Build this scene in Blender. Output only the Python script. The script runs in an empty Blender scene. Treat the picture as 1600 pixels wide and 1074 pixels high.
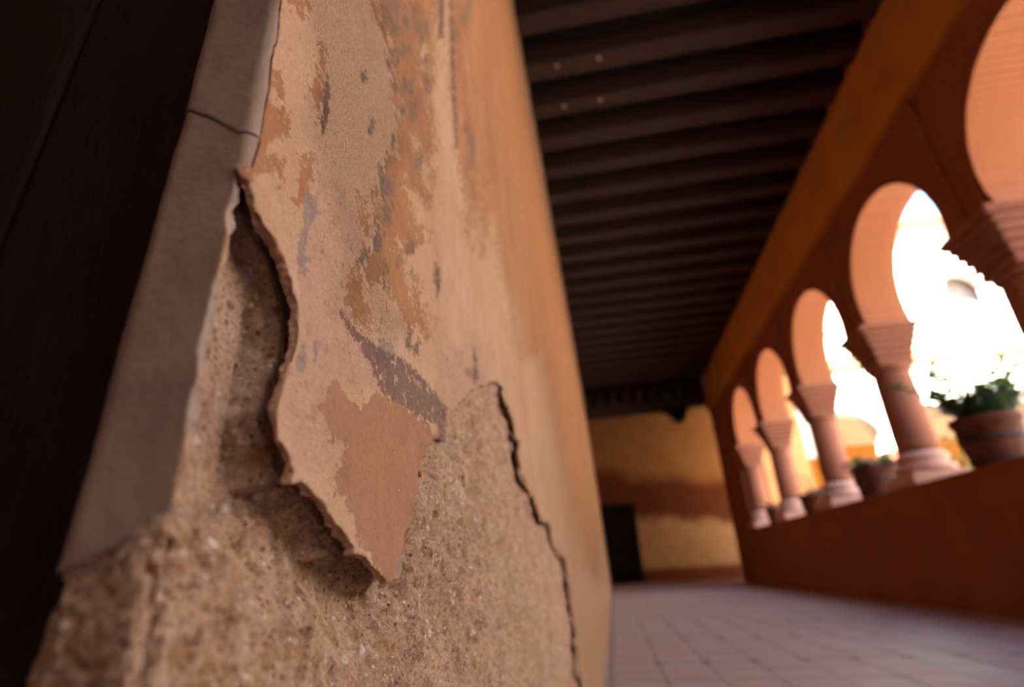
import bpy, bmesh, math, random
import numpy as np
from mathutils import Vector, Matrix

random.seed(7)
C = bpy.context.scene.collection
sc = bpy.context.scene

# ------------------------------------------------------------------ camera, sky, sun, exposure
EYE = Vector((0.0, 0.0, 0.5))
cam_d = bpy.data.cameras.new('camera')
cam = bpy.data.objects.new('camera', cam_d)
C.objects.link(cam)
# camera axes in the world (right, up, back), solved from the vanishing points of the gallery
_r = Vector((0.98345739, 0.17464715, -0.04806182))
_d = Vector((-0.1130866, 0.38470152, -0.91608742))
_f = Vector((-0.1415026, 0.90636809, 0.3980878))
m = Matrix((( _r.x, -_d.x, -_f.x), (_r.y, -_d.y, -_f.y), (_r.z, -_d.z, -_f.z)))
cam.matrix_world = Matrix.Translation(EYE) @ m.to_4x4()
cam_d.sensor_width = 36.0
cam_d.lens = 820.0 / 1600.0 * 36.0
cam_d.clip_start = 0.01
cam_d.clip_end = 200
cam_d.dof.use_dof = True
cam_d.dof.focus_distance = 0.31
cam_d.dof.aperture_fstop = 4.0
sc.camera = cam

sun_dir = Vector((-0.29, -0.65, 0.70)).normalized()      # towards the sun
world = bpy.data.worlds.new('sky'); sc.world = world; world.use_nodes = True
wn = world.node_tree.nodes; wl = world.node_tree.links
bg = wn['Background']
sky = wn.new('ShaderNodeTexSky'); sky.sky_type = 'NISHITA'; sky.sun_disc = False
sky.sun_elevation = math.asin(sun_dir.z); sky.sun_rotation = math.atan2(sun_dir.x, sun_dir.y)
wl.new(sky.outputs[0], bg.inputs['Color']); bg.inputs['Strength'].default_value = 1.0
sun_d = bpy.data.lights.new('sun', 'SUN'); sun_d.energy = 50.0; sun_d.angle = math.radians(0.6)
sun_d.color = (1.0, 0.95, 0.88)
sun = bpy.data.objects.new('sun', sun_d); C.objects.link(sun)
sun.rotation_euler = sun_dir.to_track_quat('Z', 'Y').to_euler()
sun.location = (6, 2, 14)
sc.view_settings.view_transform = 'Standard'
sc.view_settings.look = 'None'
sc.view_settings.gamma = 1.0
sc.view_settings.use_curve_mapping = False
sc.view_settings.exposure = 0.85

# ------------------------------------------------------------------ helpers
def lin(h):
    c = [int(h[i:i+2], 16) / 255 for i in (0, 2, 4)]
    return tuple(x / 12.92 if x <= .04045 else ((x + .055) / 1.055) ** 2.4 for x in c) + (1.0,)

class NT:
    """small node-graph helper"""
    def __init__(s, name, rough=0.9, spec=0.2):
        s.m = bpy.data.materials.new(name); s.m.use_nodes = True
        s.t = s.m.node_tree; s.n = s.t.nodes; s.b = s.n['Principled BSDF']
        s.b.inputs['Roughness'].default_value = rough
        s.b.inputs['Specular IOR Level'].default_value = spec
        s.co = s.n.new('ShaderNodeTexCoord').outputs['Object']
        s.last_bump = None
    def link(s, a, b): s.t.links.new(a, b)
    def set(s, sock, v):
        if isinstance(v, bpy.types.NodeSocket): s.link(v, sock)
        else: sock.default_value = v
    def noise(s, scale, detail=4, rough=.55, dist=0.0, vec=None, stretch=None):
        v = vec or s.co
        if stretch:
            mp = s.n.new('ShaderNodeMapping'); mp.inputs['Scale'].default_value = stretch
            s.link(v, mp.inputs[0]); v = mp.outputs[0]
        n = s.n.new('ShaderNodeTexNoise'); s.link(v, n.inputs['Vector'])
        n.inputs['Scale'].default_value = scale; n.inputs['Detail'].default_value = detail
        n.inputs['Roughness'].default_value = rough; n.inputs['Distortion'].default_value = dist
        return n.outputs['Fac']
    def voro(s, scale, out='Distance', rnd=1.0, feature='F1'):
        n = s.n.new('ShaderNodeTexVoronoi'); n.feature = feature
        s.link(s.co, n.inputs['Vector']); n.inputs['Scale'].default_value = scale
        n.inputs['Randomness'].default_value = rnd
        return n.outputs[out]
    def math(s, op, a, b=None, clamp=False):
        n = s.n.new('ShaderNodeMath'); n.operation = op; n.use_clamp = clamp
        s.set(n.inputs[0], a)
        if b is not None: s.set(n.inputs[1], b)
        return n.outputs[0]
    def ramp(s, fac, lo, hi, a=0.0, b=1.0):
        n = s.n.new('ShaderNodeMapRange'); n.clamp = True
        s.set(n.inputs[0], fac)
        n.inputs[1].default_value = lo; n.inputs[2].default_value = hi
        n.inputs[3].default_value = a; n.inputs[4].default_value = b
        return n.outputs[0]
    def mix(s, fac, a, b, mode='MIX'):
        n = s.n.new('ShaderNodeMix'); n.data_type = 'RGBA'; n.blend_type = mode
        s.set(n.inputs[0], fac)
        s.set(n.inputs[6], lin(a) if isinstance(a, str) else a)
        s.set(n.inputs[7], lin(b) if isinstance(b, str) else b)
        return n.outputs[2]
    def attr(s, name, comp=None):
        n = s.n.new('ShaderNodeAttribute'); n.attribute_name = name
        if comp is None: return n.outputs['Fac']
        sp = s.n.new('ShaderNodeSeparateColor'); s.link(n.outputs['Color'], sp.inputs[0])
        return [sp.outputs[0], sp.outputs[1], sp.outputs[2], n.outputs['Alpha']]
    def xyz(s):
        sp = s.n.new('ShaderNodeSeparateXYZ'); s.link(s.co, sp.inputs[0]); return sp.outputs
    def color(s, c): s.set(s.b.inputs['Base Color'], lin(c) if isinstance(c, str) else c)
    def bump(s, h, strength, dist):
        n = s.n.new('ShaderNodeBump'); n.inputs['Strength'].default_value = strength
        n.inputs['Distance'].default_value = dist; s.link(h, n.inputs['Height'])
        if s.last_bump: s.link(s.last_bump, n.inputs['Normal'])
        s.last_bump = n.outputs[0]; s.link(s.last_bump, s.b.inputs['Normal'])

def simple_mat(name, a, b, scale=6, rough=.9, bump=.3, bdist=.004, stretch=None, detail=5, spec=.2):
    t = NT(name, rough, spec)
    n = t.noise(scale, detail, stretch=stretch)
    t.color(t.mix(t.ramp(n, .35, .68), a, b))
    if bump: t.bump(t.noise(scale * 5, 4, stretch=stretch), bump, bdist)
    return t.m

def link_obj(name, me, mat, parent=None):
    o = bpy.data.objects.new(name, me); C.objects.link(o)
    if mat is not None and not me.materials: me.materials.append(mat)
    if parent is not None: o.parent = parent
    return o
def mesh_np(name, verts, quads, smooth=True):
    me = bpy.data.meshes.new(name)
    v = np.asarray(verts, dtype=np.float32); q = np.asarray(quads, dtype=np.int32)
    me.vertices.add(len(v)); me.vertices.foreach_set('co', v.ravel())
    k = q.shape[1]
    me.loops.add(q.size); me.loops.foreach_set('vertex_index', q.ravel())
    me.polygons.add(len(q)); me.polygons.foreach_set('loop_start', np.arange(0, q.size, k, dtype=np.int32))
    if smooth: me.polygons.foreach_set('use_smooth', np.ones(len(q), dtype=bool))
    me.update(calc_edges=True)
    return me
def from_bm(name, bm, mat, parent=None, smooth=False):
    me = bpy.data.meshes.new(name)
    bmesh.ops.recalc_face_normals(bm, faces=bm.faces)
    bm.to_mesh(me); bm.free()
    if smooth:
        for p in me.polygons: p.use_smooth = True
    return link_obj(name, me, mat, parent)
def bx(bm, x0, x1, y0, y1, z0, z1, bev=0.0):
    r = bmesh.ops.create_cube(bm, size=1.0)
    vs = r['verts']
    for v in vs:
        v.co.x = x0 if v.co.x < 0 else x1
        v.co.y = y0 if v.co.y < 0 else y1
        v.co.z = z0 if v.co.z < 0 else z1
    if bev:
        es = list({e for v in vs for e in v.link_edges})
        bmesh.ops.bevel(bm, geom=es, offset=bev, segments=2, affect='EDGES', profile=.6)
def box(name, mat, x0, x1, y0, y1, z0, z1, parent=None, bev=0.0):
    bm = bmesh.new(); bx(bm, x0, x1, y0, y1, z0, z1, bev)
    return from_bm(name, bm, mat, parent)
def lathe(bm, prof, seg=32, cx=0, cy=0, cz=0):
    """prof: list of (radius, z)"""
    rings = []
    for r, z in prof:
        rings.append([bm.verts.new((cx + r * math.cos(2 * math.pi * i / seg), cy + r * math.sin(2 * math.pi * i / seg), cz + z)) for i in range(seg)])
    for a, b in zip(rings, rings[1:]):
        for i in range(seg):
            bm.faces.new((a[i], a[(i + 1) % seg], b[(i + 1) % seg], b[i]))
    bm.faces.new(rings[0][::-1]); bm.faces.new(rings[-1])
def struct(o): o['kind'] = 'structure'; return o
def tag(o, label, cat, group=None):
    o['label'] = label; o['category'] = cat
    if group: o['group'] = group
    return o
def empty(name, loc):
    o = bpy.data.objects.new(name, None); C.objects.link(o); o.location = loc; o.empty_display_size = .1
    return o

# ------------------------------------------------------------------ materials
def mat_core():
    t = NT('sandy_render_core', .95, .12)
    big = t.noise(14, 5); mid = t.noise(75, 6, .62); fine = t.noise(420, 4, .65); vfine = t.noise(1300, 2, .6)
    c = t.mix(t.ramp(big, .35, .65), 'D8B298', 'C8A086')
    c = t.mix(t.math('MULTIPLY', t.ramp(mid, .50, .66), .75), c, 'AE8058')
    c = t.mix(t.math('MULTIPLY', t.ramp(t.noise(42, 5, .6), .56, .68), .55), c, '946440')
    c = t.mix(t.math('MULTIPLY', t.ramp(fine, .54, .68), .7), c, '8A5C3A')
    c = t.mix(t.math('MULTIPLY', t.ramp(fine, .44, .34), .7), c, 'E2C4AA')
    c = t.mix(t.math('MULTIPLY', t.ramp(vfine, .54, .66), .4), c, '946848')
    for sc_, th, th2 in ((330, .86, 1.0), (170, .94, 1.6)):
        v = t.voro(sc_, 'Color'); sp = t.n.new('ShaderNodeSeparateColor'); t.link(v, sp.inputs[0])
        near = t.ramp(t.voro(sc_), .45, .30)
        white = t.math('MULTIPLY', t.ramp(sp.outputs[0], th, th + .03), near)
        dark = t.math('MULTIPLY', t.ramp(sp.outputs[1], th + .02, th + .05), near)
        red = t.math('MULTIPLY', t.ramp(sp.outputs[2], .975, .985), near)
        c = t.mix(t.math('MULTIPLY', white, .75), c, 'F0E4DC'); c = t.mix(t.math('MULTIPLY', dark, .7), c, '5E4230'); c = t.mix(t.math('MULTIPLY', red, .7), c, 'B4623C')
    t.color(c)
    t.bump(mid, .9, .006)
    t.bump(fine, 1.0, .0028)
    t.bump(t.noise(1000, 4, .75), 1.0, .0014)
    t.bump(t.voro(330), .5, .0014)
    return t.m

def mat_plaster():
    t = NT('painted_plaster', .88, .18)
    O, SM, TH, PU = t.attr('ptA', 1); GY, PK, GR, SP = t.attr('ptB', 1)
    n1 = t.noise(120, 8, .70); n2 = t.noise(260, 7, .72); n3 = t.noise(55, 6, .62); fine = t.noise(1100, 3, .65)
    med = t.noise(480, 4, .65); soft = t.noise(18, 4, .6); streak = t.noise(9, 6, .62, stretch=(1, 1, .25))
    flk = t.noise(60, 9, .74)
    def msk(f, n, k, w=.05):
        s = t.math('ADD', f, t.math('MULTIPLY', t.math('SUBTRACT', n, .5), k))
        return t.ramp(s, -w, w)
    tan = t.mix(t.ramp(soft, .35, .65), 'CCA68C', 'C0987C')
    tan = t.mix(t.math('MULTIPLY', t.ramp(streak, .42, .66), .6), tan, 'B28866')
    tan = t.mix(t.math('MULTIPLY', t.ramp(n3, .5, .7), .4), tan, 'B68C6E')
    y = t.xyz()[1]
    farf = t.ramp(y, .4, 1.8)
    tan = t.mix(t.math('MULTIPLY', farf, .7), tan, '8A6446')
    grain = msk(GR, n3, 3.5, 1.3)
    tan = t.mix(t.math('MULTIPLY', grain, .6), tan, 'CEA68A')
    tan = t.mix(t.math('MULTIPLY', t.ramp(fine, .50, .66), t.math('ADD', .2, t.math('MULTIPLY', grain, .35))), tan, '8E6448')
    tan = t.mix(t.math('MULTIPLY', t.ramp(med, .54, .68), t.math('ADD', .15, t.math('MULTIPLY', grain, .4))), tan, '8A6044')
    tan = t.mix(t.math('MULTIPLY', t.ramp(med, .42, .32), .4), tan, 'E0C6B0')
    pk = msk(PK, n3, 2.5, .6)
    tan = t.mix(t.math('MULTIPLY', pk, .6), tan, 'B48A76')
    tan = t.mix(t.math('MULTIPLY', t.math('MULTIPLY', pk, t.ramp(n1, .54, .66)), .6), tan, '8E6860')
    tan = t.mix(t.math('MULTIPLY', t.math('MULTIPLY', pk, t.ramp(n2, .46, .38)), .5), tan, 'C8AA98')
    om = msk(O, n1, 9.0)
    hol = msk(TH, n2, 4.5)
    fleck = t.math('MULTIPLY', t.ramp(flk, .575, .59), t.ramp(y, 2.5, .8))         # flakes lost from the paint skin
    om2 = t.math('MULTIPLY', om, t.math('SUBTRACT', 1.0, t.math('MAXIMUM', hol, fleck)))
    orange = t.mix(t.ramp(soft, .35, .65), 'A67450', '986848')
    orange = t.mix(t.math('MULTIPLY', t.ramp(streak, .42, .60), .65), orange, '8A5A40')
    orange = t.mix(t.math('MULTIPLY', t.ramp(med, .52, .68), .35), orange, '7E563E')
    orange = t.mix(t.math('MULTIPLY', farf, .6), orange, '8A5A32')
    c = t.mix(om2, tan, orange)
    sm = msk(SM, n1, 3.2)
    smf = t.math('MULTIPLY', sm, t.math('SUBTRACT', 1.0, t.ramp(t.noise(95, 9, .75), .645, .66)))
    smc = t.mix(t.ramp(n3, .35, .65), '9C7056', '8E664C')
    smc = t.mix(t.math('MULTIPLY', t.ramp(n2, .52, .68), .4), smc, '7E5C4A')
    smc = t.mix(t.math('MULTIPLY', t.ramp(med, .56, .66), .45), smc, '6E4C3A')
    c = t.mix(smf, c, smc)
    c = t.mix(t.math('MULTIPLY', msk(SP, n1, 5.0, .25), t.ramp(n2, .38, .50, .2, .9)), c, '6A5A50')
    c = t.mix(t.math('MULTIPLY', t.math('MULTIPLY', msk(GY, n1, 3.0, .12), t.ramp(n2, .62, .5, .3, 1.0)), .72), c, '807476')
    pum = t.math('MULTIPLY', msk(PU, n2, 2.0), t.ramp(n1, .41, .45))
    c = t.mix(t.math('MULTIPLY', pum, .86), c, '5C4240')
    c = t.mix(t.math('MULTIPLY', t.ramp(t.noise(300, 3), .64, .70), .5), c, '6E4C3C')
    c = t.mix(t.math('MULTIPLY', t.ramp(t.noise(200, 8, .8), .66, .69), .5), c, 'D8BCA4')
    t.color(c)
    paint = t.math('MAXIMUM', t.math('MAXIMUM', om2, smf), pum)
    rough_amt = t.math('ADD', t.math('SUBTRACT', 1.0, t.math('MULTIPLY', paint, .75)), t.math('MULTIPLY', grain, 1.2))
    t.bump(t.noise(25, 5), .6, .004)
    t.bump(t.math('MULTIPLY', t.math('SUBTRACT', 1.0, paint), .5), .6, .0009)
    t.bump(t.math('MULTIPLY', med, rough_amt), .9, .0016)
    t.bump(t.math('MULTIPLY', fine, rough_amt), .9, .0010)
    return t.m

def mat_return():
    t = NT('grey_lime_plaster', .92, .15)
    n = t.noise(30, 5); 
    c = t.mix(t.ramp(n, .35, .65), '9A8478', '8A766C')
    c = t.mix(t.math('MULTIPLY', t.ramp(t.noise(160, 6, .7), .55, .7), .35), c, 'A98468')
    t.color(c); t.bump(t.noise(300, 5, .65), .5, .0012); t.bump(n, .5, .003)
    return t.m

def mat_ochre(name, a, b, d, zs=None):
    t = NT(name, .92, .12)
    n = t.noise(1.7, 6, .6); n2 = t.noise(9, 6, .6)
    c = t.mix(t.ramp(n, .35, .65), a, b)
    c = t.mix(t.math('MULTIPLY', t.ramp(n2, .5, .7), .4), c, d)
    t.color(c); t.bump(t.noise(40, 5), .5, .006)
    return t.m

M_core = mat_core(); M_plaster = mat_plaster(); M_ret = mat_return()
M_red = mat_ochre('red_ochre_wall', '8A4E32', '80462C', '763E28')
M_beam = mat_ochre('orange_beam_paint', 'B87830', 'AA6C28', 'A06228')
M_brick = mat_ochre('pale_brick', 'A86A48', '9C603E', '925838')
M_stone = mat_ochre('pink_stone', 'BC9486', 'AC8476', 'C8A496')
M_shaft = mat_ochre('red_painted_stone', '8C5A46', '80503C', '96664E')
M_cream = mat_ochre('cream_limewash', 'DAD2C4', 'D4CCBC', 'CCC2B0')
M_inner = mat_ochre('tan_limewash', 'D4B494', 'CAA888', 'C09C78')
M_wood = simple_mat('dark_timber', '40271F', '2A1813', 9, .75, .4, .004, (1, 8, 8))
M_black = simple_mat('black_timber', '140E0C', '0D0908', 9, .8, .3, .004, (8, 8, 1))
M_tile = simple_mat('terracotta_tile', 'A48C88', '967E7C', 5, .62, .15, .002, spec=.4)
M_tile2 = simple_mat('worn_tile', 'A08E8E', '948283', 5, .58, .15, .002, spec=.4)
M_grout = simple_mat('tile_joint', '988280', '8E7A78', 20, .95, .2)
M_inset = simple_mat('blue_inset', '4E5068', '5A5A70', 20, .4, .1)
M_clay = simple_mat('clay_pot', '5E3626', '4E2C20', 12, .85, .2)
M_band = simple_mat('pot_band', '3E3230', '2E2624', 14, .7, .2)
M_shade = simple_mat('shaded_room_grey', '8E8682', '847C78', 12, .8, .2)
M_corn = simple_mat('ochre_cornice', '7C6C4A', '726240', 8, .9, .2)
M_door = simple_mat('brown_black_timber', '211210', '180D0B', 9, .8, .3, .004, (8, 8, 1))
M_peach = mat_ochre('shaded_peach_limewash', 'C08A58', 'B88250', 'B07A4A')  # corner pier: shade put into the colour, darker and more orange than the cream
M_soil = simple_mat('soil', '2E2018', '20160F', 40, 1, .5)
M_leaf = simple_mat('leaf_green', '4F7A2A', '6F9A38', 30, .55, 0, spec=.4)
M_leafd = simple_mat('leaf_dark', '243A22', '32502C', 30, .55, 0, spec=.4)
M_leafb = simple_mat('leaf_blue', '6C8290', '54707C', 30, .6, 0, spec=.4)
M_stem = simple_mat('stem', '4A5228', '5E5A30', 30, .8, 0)
M_red_fl = simple_mat('red_petal', 'D0302C', 'E04838', 30, .6, 0)
M_roof = simple_mat('roof_tile', 'A8623E', '985534', 12, .9, .2)
M_ground = simple_mat('courtyard_paving', 'C4C0B8', 'B8B2AA', 3, .9, .3)
M_boss = simple_mat('faded_boss', 'A87A48', '8E6A40', 20, .8, .2)

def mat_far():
    t = NT('banded_end_wall', .93, .1)
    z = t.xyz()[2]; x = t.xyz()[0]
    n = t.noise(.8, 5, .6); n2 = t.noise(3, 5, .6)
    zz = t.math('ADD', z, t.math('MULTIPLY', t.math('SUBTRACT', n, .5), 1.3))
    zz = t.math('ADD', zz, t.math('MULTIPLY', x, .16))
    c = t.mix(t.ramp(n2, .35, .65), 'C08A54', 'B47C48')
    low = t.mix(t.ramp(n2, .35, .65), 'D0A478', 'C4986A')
    band = t.mix(t.ramp(n2, .35, .65), '80462C', '744028')  # brown band at mid height, paler zone below, wavering borders
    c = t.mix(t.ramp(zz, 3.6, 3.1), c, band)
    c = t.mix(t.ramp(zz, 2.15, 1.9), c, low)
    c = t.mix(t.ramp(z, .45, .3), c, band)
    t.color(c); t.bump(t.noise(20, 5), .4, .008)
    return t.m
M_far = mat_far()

# ------------------------------------------------------------------ setting: gallery shell
YEND, YFAR, YBACK = 14.3, 17.5, -5.0
H = 5.0                      # underside of the joists
P = 2.13                     # bay pitch of the arcade
CEN = [5.03 + P * k for k in (-4, -3, -2, -1, 0, 1, 2, 3)]   # arch centres along y
ZI, ZC, R = 2.78, 3.03, .84

grd = struct(box('ground', M_ground, 3.4, 16, -9, 18, -.3, -.002))
fl_o = struct(box('floor', M_grout, -3.2, 12.2, YBACK - .3, YFAR + .3, -.25, -.006))
fl_o.name = 'floor'

# floor tiles: one object each where they can be told apart, the rest in one part
TS = .25
def tile_mesh(mat):
    bm = bmesh.new(); bx(bm, -TS/2 + .0025, TS/2 - .0025, -TS/2 + .0025, TS/2 - .0025, -.02, 0, .003)
    me = bpy.data.meshes.new('tile'); bm.to_mesh(me); bm.free(); me.materials.append(mat); return me
tms = [tile_mesh(M_tile), tile_mesh(M_tile2)]
bm_ins = bmesh.new(); bmesh.ops.create_cube(bm_ins, size=1)
for v in bm_ins.verts: v.co = Vector((v.co.x * .045, v.co.y * .045, v.co.z * .02))
ins_me = bpy.data.meshes.new('inset'); bm_ins.to_mesh(ins_me); bm_ins.free(); ins_me.materials.append(M_inset)
cnt = 0; rest = bmesh.new()
for j in range(0, 70):
    y = 0.30 + TS * j
    for i in range(0, 12):
        x = .02 + TS * i + .04
        if y >= YFAR: break
        if y > 2.4 and cnt < 270:
            o = link_obj('tile', tms[random.random() < .4], None, fl_o)
            o.location = (x, y, random.uniform(-.0015, .001)); cnt += 1
            if j % 4 == 0 and y < 6.2 and i < 11:
                q = link_obj('inset', ins_me, None, fl_o); q.location = (x + TS/2, y + TS/2, -.0075)
        else:
            bx(rest, x - TS/2 + .004, x + TS/2 - .004, y - TS/2 + .004, y + TS/2 - .004, -.02, random.uniform(-.0015, .001))
o = from_bm('tile_field', rest, M_tile, fl_o); o['kind'] = 'stuff'

# ceiling: joists across the gallery under dark boards
ceil = struct(box('ceiling', M_black, -.75, 3.5, YBACK - .3, YFAR + .3, H + .27, H + .40))
def wob_beam(name, x0, x1, y0, y1, z0, z1, parent, axis=0, mat=None):
    bm = bmesh.new(); bx(bm, x0, x1, y0, y1, z0, z1, .018)
    return from_bm(name, bm, mat or M_wood, parent)
k = 0; y = YBACK + .2
while y < YEND - .45:
    wob_beam('joist', -.70, 3.02, y - .10 + random.uniform(-.01, .01), y + .10 + random.uniform(-.01, .01), H + random.uniform(-.01, .01), H + .268, ceil)
    y += .5
# iron nail heads show on the joists near the wall
nb = bmesh.new()
bmesh.ops.create_icosphere(nb, subdivisions=1, radius=.022)
nme = bpy.data.meshes.new('nail_head'); nb.to_mesh(nb and nme); nb.free(); nme.materials.append(M_stone)
for jy in range(6):
    for xx in ((-.02 + .03 * jy, .42) if jy in (1, 2) else ()):
        o = link_obj('nail_head', nme, None, ceil); o.location = (xx, 3.2 + .5 * jy - .03, H - .006)
# end girder with the ends of the next gallery's joists on it
gd = empty('timber_girder', (1.3, YEND, 4.6))
tag(gd, 'dark timber girder across the far end of the gallery with joist ends on top', 'beam')
def rel(o, p): o.parent = p; o.matrix_parent_inverse = Matrix.Translation(-p.location); return o
rel(box('beam', M_wood, -.295, 2.93, YEND - .10, YEND + .18, 4.36, 4.62, bev=.015), gd)
rel(box('lower_beam', M_wood, -.28, 1.95, YEND - .06, YEND + .14, 4.27, 4.36, bev=.012), gd)
bm = bmesh.new()
prof = [(1.70, 4.36), (2.42, 4.36), (2.40, 4.14), (2.33, 4.00), (2.22, 3.93), (2.10, 3.97), (2.0, 4.10), (1.9, 4.22), (1.75, 4.28)]
vs0 = [bm.verts.new((x, YEND - .07, z)) for x, z in prof]; vs1 = [bm.verts.new((x, YEND + .15, z)) for x, z in prof]
bm.faces.new(vs0); bm.faces.new(vs1[::-1])
for i in range(len(prof)): bm.faces.new((vs0[i], vs0[(i + 1) % len(prof)], vs1[(i + 1) % len(prof)], vs1[i]))
rel(from_bm('bracket', bm, M_black), gd)
for i in range(9):
    x = -.28 + i * .36
    rel(box('joist_end', M_wood, x, x + .17, YEND - .28, YEND + .16, 4.62, 4.90, bev=.02), gd)
rel(box('board', M_black, -.30, 2.93, YEND - .02, YEND + .10, 4.62, H - .012), gd)

for y in (YEND + .35, YEND + .95, YEND + 1.55, YEND + 2.15, YEND + 2.75):
    wob_beam('joist', -.70, 3.02, y - .10, y + .10, H, H + .268, ceil)
# end wall with a dark doorway, and the closing wall behind the photographer
struct(box('wall_courtyard_inner', M_inner, 3.8, 12.2, YFAR, YFAR + .3, 0, 8.3))
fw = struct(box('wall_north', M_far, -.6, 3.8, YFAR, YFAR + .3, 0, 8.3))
d1 = empty('door_1', (.33, YFAR, 0)); d1['kind'] = 'structure'
for i in range(6):
    x = -.12 + .155 * i
    rel(box('plank', M_black, x, x + .15, YFAR - .06, YFAR - .015, .02, 2.20, bev=.006), d1)
rel(box('frame', M_black, -.19, -.12, YFAR - .08, YFAR, 0, 2.28), d1)
rel(box('frame', M_black, .81, .86, YFAR - .08, YFAR, 0, 2.28), d1)
rel(box('lintel', M_black, -.19, .86, YFAR - .08, YFAR, 2.21, 2.28), d1)
struct(box('wall_south', M_inner, -3.2, 3.5, YBACK - .3, YBACK, 0, H + .3))

# right side: arcade of horseshoe arches on columns
def arch_bay(cen, ztop, x0, x1, name, mat, parent, swap=False, r=R, zc=ZC, zi=ZI, half=P/2, N=56, ztmat=None):
    """wall around one opening; runs along y (or along x when swap) between planes x0..x1"""
    th0 = -math.asin((zc - zi) / r)
    ths = [th0 + (math.pi - 2 * th0) * i / N for i in range(N + 1)]
    inner, outer = [], []
    ca = math.atan2(ztop - zc, half)
    corners = [min(range(N + 1), key=lambda i: abs(ths[i] - a)) for a in (ca, math.pi - ca)]
    for i, th in enumerate(ths):
        c, s_ = math.cos(th), math.sin(th)
        inner.append((r * c, zc + r * s_))
        if i == corners[0]: outer.append((half, ztop)); continue
        if i == corners[1]: outer.append((-half, ztop)); continue
        if i == 0: outer.append((half, zi)); continue
        if i == N: outer.append((-half, zi)); continue
        k = min(half / abs(c) if abs(c) > 1e-6 else 1e9, (ztop - zc) / s_ if s_ > 1e-6 else 1e9)
        outer.append((k * c, max(zi, zc + k * s_)))
    bm = bmesh.new()
    def V(u, z, x): return bm.verts.new((x, cen + u, z) if not swap else (cen + u, x, z))
    A = [V(u, z, x0) for u, z in inner]; B = [V(u, z, x0) for u, z in outer]
    A2 = [V(u, z, x1) for u, z in inner]; B2 = [V(u, z, x1) for u, z in outer]
    for i in range(N):
        bm.faces.new((A[i], A[i+1], B[i+1], B[i])); bm.faces.new((A2[i], B2[i], B2[i+1], A2[i+1]))
        bm.faces.new((A[i], A2[i], A2[i+1], A[i+1])); bm.faces.new((B[i], B[i+1], B2[i+1], B2[i]))
    bm.faces.new((A[0], B[0], B2[0], A2[0])); bm.faces.new((A[N], A2[N], B2[N], B[N]))
    return from_bm(name, bm, mat, parent)

wr = struct(box('wall_right', M_red, 3.0, 3.5, YBACK, 12.45, .0, 1.05))       # parapet
rel0 = lambda o: o
box('coping', M_red, 2.985, 3.53, YBACK, 12.449, 1.05, 1.09, wr, bev=.012)
for c in CEN:
    arch_bay(c, 4.2, 3.02, 3.5, 'arch', M_red, wr)
ylast = CEN[-1] + P/2
box('pier', M_red, 3.0, 3.5, 12.45, YEND - .002, 0, H + .3, wr)
box('pier', M_red, 3.0, 3.5, YBACK, CEN[0] - P/2 + .25, 0, H + .3, wr)
box('spandrel', M_red, 3.02, 3.5, YBACK, YEND, 4.2, 9.3, wr)
# brick courses lining the openings, one brick across the wall thickness
bb = bmesh.new(); bx(bb, 3.03, 3.485, -.0265, .0265, -.004, .012, .004)
bme = bpy.data.meshes.new('brick'); bb.to_mesh(bme); bb.free(); bme.materials.append(M_brick)
th0 = -math.asin((ZC - ZI) / R); NB = 56
for c in CEN[3:]:
    for i in range(NB):
        th = th0 + (math.pi - 2 * th0) * (i + .5) / NB
        o = link_obj('brick', bme, None, wr)
        rr = R - .0145 + random.uniform(-.004, .003)
        # local +z of the brick points to the arch centre
        o.location = (0, c + (rr + .0) * math.cos(th), ZC + rr * math.sin(th))
        o.rotation_euler = (th + math.pi / 2, 0, 0)
# slim upright fillets dividing the bays, and the painted beam under the ceiling
for c in CEN[1:]:
    box('fillet', M_red, 2.985, 3.03, c - P/2 - .03, c - P/2 + .03, ZI + .02, 4.13, wr, bev=.008)
bmz = struct(box('trim_1', M_beam, 2.93, 3.02, YBACK, YEND - .02, 4.13, H + .02, bev=.01))
bm = bmesh.new(); lathe(bm, [(.085, 0), (.085, .012), (.06, .02), (.03, .03)], 28)
o = from_bm('boss', bm, M_boss, bmz, True); o.rotation_euler = (0, -math.pi / 2, 0); o.location = (2.93, 4.83, 4.64)

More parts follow.
